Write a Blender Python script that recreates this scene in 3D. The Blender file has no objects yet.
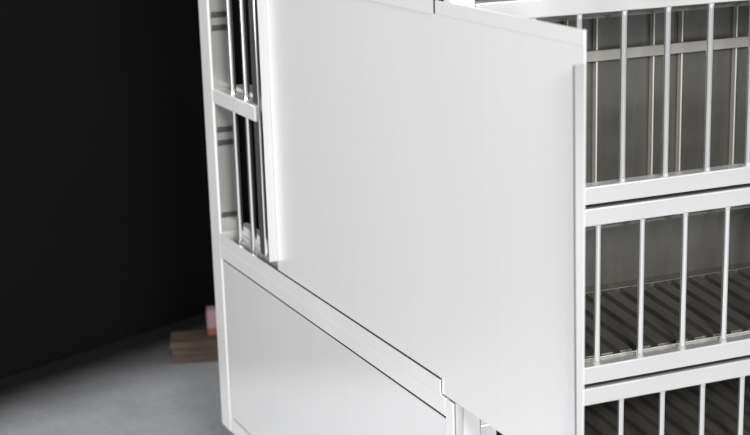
import bpy, bmesh, math, random
from mathutils import Vector, Matrix
random.seed(4)
SC = bpy.context.scene
COL = SC.collection
GZ = 0.6265            # ground height
# ------------------------------------------------------------------ helpers
def box(bm, x0, x1, y0, y1, z0, z1, bev=0.0, seg=2):
    t = bmesh.new()
    bmesh.ops.create_cube(t, size=1.0)
    bmesh.ops.scale(t, vec=(x1-x0, y1-y0, z1-z0), verts=t.verts)
    bmesh.ops.translate(t, vec=((x0+x1)/2, (y0+y1)/2, (z0+z1)/2), verts=t.verts)
    if bev:
        bmesh.ops.bevel(t, geom=t.edges[:], offset=bev, segments=seg, affect='EDGES', profile=0.5)
    me = bpy.data.meshes.new('t'); t.to_mesh(me); t.free()
    bm.from_mesh(me); bpy.data.meshes.remove(me)

def rod(bm, x, y, z0, z1, r, n=20):
    """round bar whose ends flare a little into the weld"""
    prof = [(z0, r*1.30), (z0+.0028, r*1.22), (z0+.0046, r*1.04), (z0+.0066, r), (z1-.0066, r), (z1-.0046, r*1.03), (z1-.0028, r*1.16), (z1, r*1.22)]
    rr = [[bm.verts.new((x+q*math.cos(2*math.pi*k/n), y+q*math.sin(2*math.pi*k/n), z)) for k in range(n)] for z, q in prof]
    for a, b in zip(rr, rr[1:]):
        for k in range(n):
            f = bm.faces.new((a[k], a[(k+1) % n], b[(k+1) % n], b[k])); f.smooth = True
    bm.faces.new(rr[0][::-1]); bm.faces.new(rr[-1])

def disc(bm, axis_pts, rings, n=40):
    """lathe about an axis along Y through (cx,cz): rings = [(y, r)]"""
    cx, cz = axis_pts
    rr = [[bm.verts.new((cx+r*math.cos(2*math.pi*k/n), y, cz+r*math.sin(2*math.pi*k/n))) for k in range(n)] for y, r in rings]
    for a, b in zip(rr, rr[1:]):
        for k in range(n):
            bm.faces.new((a[k], a[(k+1) % n], b[(k+1) % n], b[k]))
    bm.faces.new(rr[0][::-1]); bm.faces.new(rr[-1])

def prism(bm, prof, axis, a, b):
    """extrude a closed profile; axis 'x': prof=(y,z); 'y': prof=(x,z)"""
    def P(p, t): return (t, p[0], p[1]) if axis == 'x' else (p[0], t, p[1])
    A = [bm.verts.new(P(p, a)) for p in prof]; B = [bm.verts.new(P(p, b)) for p in prof]
    n = len(prof)
    for k in range(n):
        bm.faces.new((A[k], A[(k+1) % n], B[(k+1) % n], B[k]))
    bm.faces.new(A[::-1]); bm.faces.new(B)

def obj(name, bm, mat, parent=None, org=None, smooth=False):
    """one mesh object; vertices are given in world space, origin = org or bbox centre"""
    bmesh.ops.recalc_face_normals(bm, faces=bm.faces[:])
    co = [v.co for v in bm.verts]
    if org is None:
        org = Vector([(min(c[i] for c in co)+max(c[i] for c in co))/2 for i in range(3)])
    org = Vector(org)
    bmesh.ops.translate(bm, vec=-org, verts=bm.verts)
    me = bpy.data.meshes.new(name); bm.to_mesh(me); bm.free()
    me.materials.append(mat)
    if smooth:
        for p in me.polygons: p.use_smooth = True
    o = bpy.data.objects.new(name, me); COL.objects.link(o)
    o.location = org
    if parent:
        o.parent = parent
        o.location = org - wloc(parent)
    return o

def wloc(o):
    v = Vector((0, 0, 0))
    while o: v += o.location; o = o.parent
    return v

def clone(o, parent, delta=(0, 0, 0)):
    c = o.copy(); COL.objects.link(c); c.parent = parent; c.location = o.location + Vector(delta)
    return c

def clone_tree(o, parent, delta):
    c = clone(o, parent, delta)
    for ch in [k for k in o.children]: clone(ch, c)
    return c

# ------------------------------------------------------------------ materials
def mat(name, base, metal=0.0, rough=0.5, spec=0.5):
    m = bpy.data.materials.new(name); m.use_nodes = True
    b = m.node_tree.nodes['Principled BSDF']
    b.inputs['Base Color'].default_value = (*base, 1)
    b.inputs['Metallic'].default_value = metal
    b.inputs['Roughness'].default_value = rough
    b.inputs['Specular IOR Level'].default_value = spec
    return m, m.node_tree.nodes, m.node_tree.links, b

def noise(ns, ls, scale, detail=4, stretch=(1, 1, 1), rough=0.55):
    tc = ns.new('ShaderNodeTexCoord'); mp = ns.new('ShaderNodeMapping')
    mp.inputs['Scale'].default_value = stretch
    nz = ns.new('ShaderNodeTexNoise'); nz.inputs['Scale'].default_value = scale
    nz.inputs['Detail'].default_value = detail; nz.inputs['Roughness'].default_value = rough
    ls.new(tc.outputs['Object'], mp.inputs['Vector']); ls.new(mp.outputs['Vector'], nz.inputs['Vector'])
    return nz.outputs['Fac']

def ramp(ns, ls, fac, a, b, p0=0.3, p1=0.7):
    r = ns.new('ShaderNodeValToRGB')
    r.color_ramp.elements[0].position = p0; r.color_ramp.elements[1].position = p1
    r.color_ramp.elements[0].color = (*a, 1); r.color_ramp.elements[1].color = (*b, 1)
    ls.new(fac, r.inputs['Fac']); return r.outputs['Color']

def bump(ns, ls, b, fac, strength, dist):
    n = ns.new('ShaderNodeBump'); n.inputs['Strength'].default_value = strength; n.inputs['Distance'].default_value = dist
    ls.new(fac, n.inputs['Height']); ls.new(n.outputs['Normal'], b.inputs['Normal']); return n

def steel(name, base, metal, r0, r1, wave=0.0, wscale=3.0, brush=(2, 2, 2), tint=(1, 1, 1.005), dirt=.987):
    m, ns, ls, b = mat(name, (base, base, base*1.005), metal, r0)
    tr, tg, tb = tint
    f = noise(ns, ls, 4, 1, brush)
    mr = ns.new('ShaderNodeMapRange'); mr.inputs['From Min'].default_value = .3; mr.inputs['From Max'].default_value = .7
    mr.inputs['To Min'].default_value = r0; mr.inputs['To Max'].default_value = r1
    ls.new(f, mr.inputs['Value']); ls.new(mr.outputs['Result'], b.inputs['Roughness'])
    c1 = (base*tr, base*tg, base*tb); c0 = tuple(k*dirt for k in c1)
    ls.new(ramp(ns, ls, noise(ns, ls, 3, 1, brush), c0, c1), b.inputs['Base Color'])
    if wave:
        bump(ns, ls, b, noise(ns, ls, wscale, 2), 1.0, wave)
    return m

M = {}
M['sheet'] = steel('satin_sheet_steel', .87, .41, .09, .12, .009, 1.1, (12, 12, .5))
M['panel'] = steel('matt_sheet_steel', .81, .36, .31, .335, .0010, .8, (24, 24, .35))
M['frame'] = steel('brushed_frame_steel', .87, .36, .2, .3, .002, 1.5, (3, 3, 2), dirt=.97)
M['rail'] = steel('polished_rail_steel', .87, .68, .18, .3, .003, 1.6, (3, 3, 5), dirt=.95)
M['rod'] = steel('polished_rod_steel', .90, .84, .12, .18)
M['chrome'] = steel('bright_polished_steel', .86, .93, .12, .18)
M['strap'] = steel('dull_strap_steel', .42, .4, .3, .4, tint=(1, .985, .93))
M['reflection_band'] = steel('reflection_band_steel', .15, .6, .3, .4, tint=(1, .97, .93))
M['return'] = steel('warm_return_steel', .62, .5, .12, .2, tint=(1, .98, .94))
M['edge'] = steel('bright_edge_steel', .9, .6, .15, .25)
M['flange'] = steel('folded_edge_steel', .76, .66, .12, .2)
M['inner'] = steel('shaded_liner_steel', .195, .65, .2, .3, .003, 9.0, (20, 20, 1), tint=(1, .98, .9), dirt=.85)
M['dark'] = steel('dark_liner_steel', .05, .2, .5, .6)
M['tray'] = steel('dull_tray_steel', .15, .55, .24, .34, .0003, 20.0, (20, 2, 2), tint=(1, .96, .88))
M['ledge'] = steel('ledge_steel', .74, .3, .3, .4, tint=(1, .99, .95))
m, ns, ls, b = mat('groove_shadow', (.012, .012, .013), 0, .7, .2); M['gap_shade'] = m  # black standing in for shade in grooves and gaps
m, ns, ls, b = mat('dark_grey_edge', (.07, .07, .07), .3, .4); M['edge_grey'] = m
m, ns, ls, b = mat('black_rubber_and_shade', (.02, .02, .021), 0, .6); M['rubber_and_shade'] = m  # wheel tyres, also the black of the channel shadow strips
# backdrop wall: matt black with the faintest mottling
m, ns, ls, b = mat('matt_black_wall', (.006, .006, .006), 0, .95, .05)
ls.new(ramp(ns, ls, noise(ns, ls, 3, 5), (.0074, .0074, .0074), (.0088, .0088, .0088)), b.inputs['Base Color']); M['wall'] = m
# concrete floor
m, ns, ls, b = mat('grey_concrete', (.27, .275, .285), 0, .8, .3)
f1 = noise(ns, ls, 9, 8, (1, 1, 1), .65)
c = ramp(ns, ls, f1, (.37, .376, .392), (.50, .507, .525), .3, .7)
f2 = noise(ns, ls, 120, 4, (1, 1, 1), .7)
mx = ns.new('ShaderNodeMix'); mx.data_type = 'RGBA'; mx.blend_type = 'MULTIPLY'; mx.inputs[0].default_value = .5
ls.new(c, mx.inputs[6]); ls.new(ramp(ns, ls, f2, (.7, .7, .7), (1, 1, 1), .3, .65), mx.inputs[7])
# soft blur into darkness put into the floor colour towards the black wall
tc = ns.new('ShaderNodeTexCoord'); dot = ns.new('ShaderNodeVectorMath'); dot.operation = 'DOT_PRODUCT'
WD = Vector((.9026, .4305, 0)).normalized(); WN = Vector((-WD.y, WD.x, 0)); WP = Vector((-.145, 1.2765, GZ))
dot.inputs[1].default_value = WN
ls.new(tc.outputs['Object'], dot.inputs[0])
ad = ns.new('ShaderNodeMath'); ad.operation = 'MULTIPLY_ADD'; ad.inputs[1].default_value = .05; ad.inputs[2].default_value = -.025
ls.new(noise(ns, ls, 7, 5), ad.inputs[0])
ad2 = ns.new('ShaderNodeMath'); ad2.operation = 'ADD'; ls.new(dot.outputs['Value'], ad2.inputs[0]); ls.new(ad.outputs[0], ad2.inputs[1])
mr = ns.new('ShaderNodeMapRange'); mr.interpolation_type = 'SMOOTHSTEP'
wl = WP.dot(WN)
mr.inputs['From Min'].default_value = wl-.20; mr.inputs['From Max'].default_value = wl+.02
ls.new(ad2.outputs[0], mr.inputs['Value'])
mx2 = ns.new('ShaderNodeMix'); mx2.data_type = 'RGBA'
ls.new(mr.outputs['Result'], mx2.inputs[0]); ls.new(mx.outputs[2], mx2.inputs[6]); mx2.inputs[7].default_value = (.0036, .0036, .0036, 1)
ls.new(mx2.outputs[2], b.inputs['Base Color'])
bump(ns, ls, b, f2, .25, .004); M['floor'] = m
# brown boards
m, ns, ls, b = mat('brown_wood', (.16, .10, .07), 0, .7, .3)
f = noise(ns, ls, 7, 6, (2, 30, 30))
ls.new(ramp(ns, ls, f, (.075, .052, .042), (.15, .108, .09)), b.inputs['Base Color']); bump(ns, ls, b, f, .3, .003); M['wood'] = m
m, ns, ls, b = mat('pink_card', (.62, .36, .40), 0, .6, .3)
ls.new(ramp(ns, ls, noise(ns, ls, 30, 3), (.42, .25, .28), (.50, .33, .36)), b.inputs['Base Color']); M['pink'] = m
m, ns, ls, b = mat('red_card', (.4, .12, .12), 0, .6, .3); M['red'] = m

# ------------------------------------------------------------------ the setting
bm = bmesh.new()
vs = [bm.verts.new(p) for p in ((-6, -6, GZ), (6, -6, GZ), (6, 6, GZ), (-6, 6, GZ))]; bm.faces.new(vs)
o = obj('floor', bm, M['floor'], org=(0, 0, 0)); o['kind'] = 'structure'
# black wall as a real slab, set at its angle
bm = bmesh.new(); box(bm, -.75, 4.2, .03, .15, 0, 3.2, .004)
me = bpy.data.meshes.new('backdrop_wall'); bm.to_mesh(me); bm.free(); me.materials.append(M['wall'])
o = bpy.data.objects.new('backdrop_wall', me); COL.objects.link(o)
o.location = WP + WN*.03; o.rotation_euler = (0, 0, math.atan2(WD.y, WD.x))
o['label'] = 'plain matt black wall filling the background behind the steel cage'; o['category'] = 'wall'

# boards and pink packet behind the cage
def turned(o, p, ang): o.location = p; o.rotation_euler = (0, 0, ang)
ang = math.radians(-19)
bp = Vector((.0965, 1.2666, GZ))
root = bpy.data.objects.new('board_stack', None); COL.objects.link(root)
root['label'] = 'low stack of rough brown boards lying on the floor behind the cage'; root['category'] = 'boards'
turned(root, bp, ang)
for k in range(3):
    bm = bmesh.new(); j = .0015*math.sin(k*2.3)
    box(bm, j, .42+j, .001*k, .070-.001*k, .0004+.0118*k, .0118+.0118*k, .0012)
    me = bpy.data.meshes.new('board'); bm.to_mesh(me); bm.free(); me.materials.append(M['wood'])
    q = bpy.data.objects.new('board', me); COL.objects.link(q); q.parent = root
root2 = bpy.data.objects.new('packet', None); COL.objects.link(root2)
root2['label'] = 'small pink packet standing on the brown boards beside the back post'; root2['category'] = 'packet'
turned(root2, bp + Vector((.0692, .0130, .0356)), ang)
bm = bmesh.new(); box(bm, 0, .04, .0, .026, .012, .044, .001)
me = bpy.data.meshes.new('carton'); bm.to_mesh(me); bm.free(); me.materials.append(M['pink'])
q = bpy.data.objects.new('carton', me); COL.objects.link(q); q.parent = root2
bm = bmesh.new(); box(bm, .0004, .0396, .0004, .0256, 0, .0119, .0008)
me = bpy.data.meshes.new('carton_base'); bm.to_mesh(me); bm.free(); me.materials.append(M['red'])
q = bpy.data.objects.new('carton_base', me); COL.objects.link(q); q.parent = root2

# ------------------------------------------------------------------ the cage
D, W, TOP, BOT = .70, .585, 1.535, .7265
cage = bpy.data.objects.new('animal_cage', None); COL.objects.link(cage)
cage.location = (W/2, D/2, GZ)
cage['label'] = 'stainless steel animal cage bank with barred doors and a sheet panel slid forward'
cage['category'] = 'cage'

# --- side frame (plane X = 0)
bm = bmesh.new(); box(bm, 0, .030, .663, D, BOT, TOP, .0022); back_post = obj('post', bm, M['frame'], cage)
bm = bmesh.new(); box(bm, W-.030, W, .663, D, BOT, TOP, .0022); obj('post', bm, M['frame'], cage)
bm = bmesh.new(); box(bm, -.0002, .0019, -.0040, .0112, BOT, .9812, .0009, 3); obj('post', bm, M['frame'], cage)
bm = bmesh.new(); box(bm, .0046, .0110, -.0036, .0112, .9814, TOP, .0014, 3); obj('post', bm, M['frame'], cage)
# front frame post: a rounded strip and a flat plate beside it
bm = bmesh.new(); box(bm, .0030, .0110, -.004, .0112, BOT, .9812, .0022, 3); obj('post', bm, M['rod'], cage)
bm = bmesh.new(); box(bm, .0113, .0283, -.0028, .012, BOT, TOP, .0008, 2); obj('post_plate', bm, M['frame'], cage)
bm = bmesh.new(); box(bm, W-.03, W, -.004, .024, BOT, TOP, .003, 3); obj('post', bm, M['frame'], cage)

bm = bmesh.new(); box(bm, .0020, .0290, .6612, .6628, .998, 1.351, .0004); obj('post_return', bm, M['return'], cage)
for z in (1.2705, 1.2545, 1.1285, 1.1120, 1.0195):  # solid dark bands standing in for reflections on the post return
    bm = bmesh.new(); box(bm, .0024, .0240, .6590, .6610, z-.0034, z+.0034, .0009, 3); obj('reflection_band', bm, M['reflection_band'], cage)
# rails of the side
def side_rail(z0, z1, x0=.0004, x1=.020, y0=.0128, y1=.6626, m='frame', bev=.0012, name='side_rail'):
    bm = bmesh.new(); box(bm, x0, x1, y0, y1, z0, z1, bev); return obj(name, bm, M[m], cage)
side_rail(1.1617, 1.1800, y0=.5080, bev=.002)                     # cross bar
side_rail(.9636, .9812, -.0002, .020, bev=.0010, y0=.0116)         # main rail under the channel
side_rail(1.352, 1.372, .0048)                           # head rail
bm = bmesh.new(); box(bm, .0052, .0140, .5075, .5270, .9990, 1.3510, .0028, 3); obj('stile', bm, M['chrome'], cage)
side_rail(TOP-.024, TOP-.001)
side_rail(.7275, .7480)                                  # foot rail
# channels the panel runs in (bottom and top): U profile, end flush with the corner
def channel(z0, z1, up):
    bm = bmesh.new()
    t = .0011; xo, xi = -.0002, .0052
    if up:
        prof = [(xi, z0), (xi, z1-.003), (xi-t, z1-.003), (xi-t, z0+t), (xo+t, z0+t), (xo+t, z1), (xo, z1), (xo, z0)]
    else:
        prof = [(xi, z1), (xi, z0+.003), (xi-t, z0+.003), (xi-t, z1-t), (xo+t, z1-t), (xo+t, z0), (xo, z0), (xo, z1)]
    prism(bm, prof, 'y', .0222, .6626)
    bmesh.ops.recalc_face_normals(bm, faces=bm.faces[:])
    return obj('channel', bm, M['frame'], cage)
channel(.9816, .9963, True)
channel(1.3320, 1.3640, False)
# black strips standing in for shadow between channel and panel and at channel end
bm = bmesh.new(); box(bm, .0011, .0016, .0226, .4550, .986, .9976, .0001); obj('shade_line', bm, M['rubber_and_shade'], cage)
bm = bmesh.new(); box(bm, .0002, .0016, .0206, .0221, 1.3325, 1.3630, .0002); obj('shade_line', bm, M['rubber_and_shade'], cage)
# lower side panel in its frame
bm = bmesh.new(); box(bm, .0012, .0032, .0136, .6600, .7500, .9604, .0006); obj('side_panel', bm, M['sheet'], cage)
bm = bmesh.new(); box(bm, .0036, .006, .0116, .6626, .7485, .9632); obj('gap_shade', bm, M['gap_shade'], cage)  # black backing that puts shade into the seam round the panel
# upper side wall above the sliding panel
bm = bmesh.new(); box(bm, .0012, .0032, .0150, .6610, 1.374, TOP-.026, .0006); obj('side_panel', bm, M['sheet'], cage)
# rods of the side window: one run above and one below the cross bar
bm = bmesh.new(); rod(bm, .0095, .607, 1.178, 1.354, .0036); r1 = obj('bar', bm, M['chrome'], cage)
bm = bmesh.new(); rod(bm, .0095, .607, .979, 1.164, .0036); r2 = obj('bar', bm, M['chrome'], cage)
for k in range(1, 12):
    if k == 2: continue                              # the stile stands here
    for r in (r1, r2): clone(r, cage, (0, -.0485*k, 0))
# inner ledges seen behind the side bars
for z0, z1, x1 in ((1.166, 1.1835, .046), (.966, .994, .05), (.9955, 1.0075, .036)):
    bm = bmesh.new(); box(bm, .0225, x1, .15, .655, z0, z1, .002); obj('ledge', bm, M['ledge'], cage)

# sliding panel
pan_y0, pan_y1, px0, px1 = -.2317, .4560, .0018, .0030
pz0, pz1 = .9829, 1.3440
bm = bmesh.new(); box(bm, px0, px1, pan_y0, pan_y1, pz0, pz1, .0004)
panel = obj('sliding_panel', bm, M['panel'], cage)
panel['label'] = 'large plain sheet panel slid out past the front corner'
bm = bmesh.new(); box(bm, px0-.0006, px0-.0001, pan_y0, pan_y1, 1.3322, pz1-.0002, .00024); obj('hem', bm, M['panel'], panel)
def strip(a0, a1, b0, b1, z0, z1, y0, y1):          # tapered strip: a = lower x range, b = upper x range
    bm = bmesh.new(); prism(bm, [(px0-a0, z0), (px0-a1, z0), (px0-b1, z1), (px0-b0, z1)], 'y', y0, y1)
    bmesh.ops.recalc_face_normals(bm, faces=bm.faces[:])
    bmesh.ops.bevel(bm, geom=bm.edges[:], offset=.00015, segments=1, affect='EDGES'); return bm
obj('flange', strip(.0052, .0001, .0086, .0001, 1.010, 1.3195, pan_y0+.0001, pan_y0+.0014), M['flange'], panel)
obj('dark_edge', strip(.0060, .0053, .0094, .0087, 1.010, 1.3185, pan_y0+.0002, pan_y0+.0013), M['edge_grey'], panel)  # thin dark line along the flange tip
bm = bmesh.new(); box(bm, px0-.0104, px0-.0001, pan_y1-.0014, pan_y1-.0001, 1.0080, 1.3195, .0005); obj('flange', bm, M['flange'], panel)

# --- doors of the front (plane Y = 0), X .0297 .. .553
DX0, DX1 = .0300, .5535
def door(zb, zt, rb, rt, phase, pitch=.0466, name='door'):
    root = bpy.data.objects.new(name, None); COL.objects.link(root); root.parent = cage
    root.location = Vector((DX0, .008, zb)) - wloc(cage)
    for z0, z1 in ((zb, zb+rb), (zt-rt, zt)):
        bm = bmesh.new(); box(bm, DX0, DX1, -.0004, .0165, z0, z1, .0016, 3); obj('door_rail', bm, M['rail'], root)
    for x0, x1 in ((DX0, DX0+.017), (DX1-.017, DX1)):
        bm = bmesh.new(); box(bm, x0, x1, .0002, .0160, zb+rb-.0004, zt-rt+.0004, .0012, 2); obj('stile', bm, M['rail'], root)
    x = phase
    bm = bmesh.new(); rod(bm, x, .0045, zb+rb-.002, zt-rt+.002, .0031)
    first = obj('bar', bm, M['rod'], root)
    k = 1
    while x+pitch*k < DX1-.03:
        clone(first, root, (pitch*k, 0, 0)); k += 1
    return root
door(1.3452, 1.5200, .0172, .0172, .0628)
door(1.1490, 1.3410, .0172, .0173, .0885)
door(.9746, 1.1455, .0176, .0172, .0607, .0478)
door(.8560, .9707, .0176, .0175, .0904)
door(.7520, .8525, .0176, .0172, .0607, .0478)
# foot rail at the front
bm = bmesh.new(); box(bm, .0290, W-.031, -.001, .020, .7275, .7490, .002); obj('front_rail', bm, M['rail'], cage)

# --- shells of the compartments
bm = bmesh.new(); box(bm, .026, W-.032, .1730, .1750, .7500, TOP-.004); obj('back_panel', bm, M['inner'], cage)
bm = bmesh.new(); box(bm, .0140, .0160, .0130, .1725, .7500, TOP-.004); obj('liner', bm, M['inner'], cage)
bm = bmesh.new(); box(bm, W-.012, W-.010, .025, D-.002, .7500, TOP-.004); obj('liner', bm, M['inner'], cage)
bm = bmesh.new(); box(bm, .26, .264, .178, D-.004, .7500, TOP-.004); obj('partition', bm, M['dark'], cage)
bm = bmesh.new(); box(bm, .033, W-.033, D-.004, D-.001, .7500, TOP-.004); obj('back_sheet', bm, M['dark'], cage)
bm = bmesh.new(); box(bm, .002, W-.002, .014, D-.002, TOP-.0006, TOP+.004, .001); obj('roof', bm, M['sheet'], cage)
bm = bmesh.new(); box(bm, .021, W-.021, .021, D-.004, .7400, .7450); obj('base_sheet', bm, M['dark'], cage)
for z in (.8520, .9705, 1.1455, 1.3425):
    bm = bmesh.new(); box(bm, .0300, W-.0330, .0040, .0155, z+.0007, z+.0036 if z < 1 else z+.0032); obj('gap_shade', bm, M['gap_shade'], cage)  # black strip standing in for the shade between door rails
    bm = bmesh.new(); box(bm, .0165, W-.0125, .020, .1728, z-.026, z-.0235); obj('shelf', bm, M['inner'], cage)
# ribs and strap on the back of the second-row compartment
bm = bmesh.new(); box(bm, .2510-.0010, .2510+.0009, .1655, .1727, 1.1222, 1.3185, .0004); rib = obj('rib', bm, M['ledge'], cage)
for x in (.0, .0676):
    for k in range(-2, 3):
        if x == 0 and k == 0: continue
        clone(rib, cage, (x+.102*k, 0, 0))
bm = bmesh.new(); box(bm, .020, W-.014, .1610, .1652, 1.2530, 1.2640, .0008); obj('strap', bm, M['strap'], cage)

# ribbed sloping trays
def tray(z0, t=.1175):
    bm = bmesh.new(); p = .0213; w = .0150
    x = .0195; prof = []
    while x+p < W-.016:
        prof += [(x, 0), (x+.0012, .0044), (x+w-.0012, .0044), (x+w, 0)]
        x += p
    prof2 = prof + [(prof[-1][0], -.0012), (prof[0][0], -.0012)]
    prism(bm, prof2, 'y', .0185, .1560)
    for v in bm.verts: v.co.z += z0 + t*(v.co.y-.015) - .0044
    o = obj('tray', bm, M['tray'], cage)
    bm = bmesh.new(); box(bm, .0195, W-.018, .0168, .0182, z0-.012, z0-.0016, .0004); obj('tray_lip', bm, M['strap'], o)
    bm = bmesh.new(); box(bm, .0195, W-.018, .1564, .1722, z0+.010, z0+.0175, .001); obj('tray_ledge', bm, M['tray'], o)
tray(.9955); tray(.8765, .11); tray(.7730, .11)

# --- castors
def castor(x, y):
    root = bpy.data.objects.new('castor', None); COL.objects.link(root); root.parent = cage
    root.location = Vector((x, y, GZ)) - wloc(cage)
    bm = bmesh.new(); rod(bm, x, y, GZ+.082, BOT+.001, .0065); obj('stem', bm, M['rod'], root)
    bm = bmesh.new()
    for s in (-1, 1): box(bm, x-.016, x+.016, y+s*.0135-.0012, y+s*.0135+.0012, GZ+.028, GZ+.083, .001)
    box(bm, x-.016, x+.016, y-.0122, y+.0122, GZ+.078, GZ+.0825, .001); obj('fork', bm, M['edge'], root)
    bm = bmesh.new(); disc(bm, (x, GZ+.034), [(y-.011, .024), (y-.010, .031), (y-.006, .0335), (y+.006, .0335), (y+.010, .031), (y+.011, .024)])
    obj('wheel', bm, M['rubber_and_shade'], root, smooth=False)
for x in (.024, W-.024):
    for y in (.040, D-.026): castor(x, y)

# ------------------------------------------------------------------ camera (solved from the photograph's vanishing points)
F, PX, PY = 1656.2388, 369.4068, 282.7458
yw, pt, rl = 0.400416465, 0.275429320, -0.0306380050
fw = Vector((math.sin(yw)*math.cos(pt), math.cos(yw)*math.cos(pt), -math.sin(pt)))
rt = Vector((math.cos(yw), -math.sin(yw), 0)); up = rt.cross(fw)
rt2 = rt*math.cos(rl)+up*math.sin(rl); up2 = -rt*math.sin(rl)+up*math.cos(rl)
cd = bpy.data.cameras.new('camera'); co = bpy.data.objects.new('camera', cd); COL.objects.link(co)
mw = Matrix((rt2, up2, -fw)).transposed().to_4x4(); mw.translation = Vector((-.620864273, -1.28455301, 1.5))
co.matrix_world = mw
cd.sensor_width = 36; cd.lens = F/750*36
cd.shift_x = (375-PX)/750; cd.shift_y = (PY-217.5)/750
cd.clip_start = .02; cd.clip_end = 100
cd.dof.use_dof = True; cd.dof.focus_distance = 1.62; cd.dof.aperture_fstop = 8.5
SC.camera = co

# ------------------------------------------------------------------ light: soft studio lamps
def area(name, loc, tgt, size, power, col=(1, 1, 1)):
    l = bpy.data.lights.new(name, 'AREA'); l.shape = 'RECTANGLE'; l.size, l.size_y = size; l.energy = power; l.color = col
    o = bpy.data.objects.new(name, l); COL.objects.link(o); o.location = loc
    o.rotation_euler = (Vector(tgt)-Vector(loc)).to_track_quat('-Z', 'Y').to_euler()
area('softbox', (-2.3, .0, 1.7), (0, .35, 1.2), (2.0, 1.4), 57, (1, .995, .99))
area('softbox', (-.6, -3.2, 2.5), (.1, .5, .8), (.7, .7), 113, (1, .99, .97))
area('softbox', (1.3, -3.2, 2.2), (.2, .2, 1.0), (.7, .7), 38, (1, .98, .95))
w = bpy.data.worlds.new('World'); SC.world = w; w.use_nodes = True
bg = w.node_tree.nodes['Background']; bg.inputs['Color'].default_value = (.97, .985, 1, 1); bg.inputs['Strength'].default_value = .5

SC.view_settings.view_transform = 'Standard'; SC.view_settings.look = 'None'
SC.view_settings.exposure = 0; SC.view_settings.gamma = 1
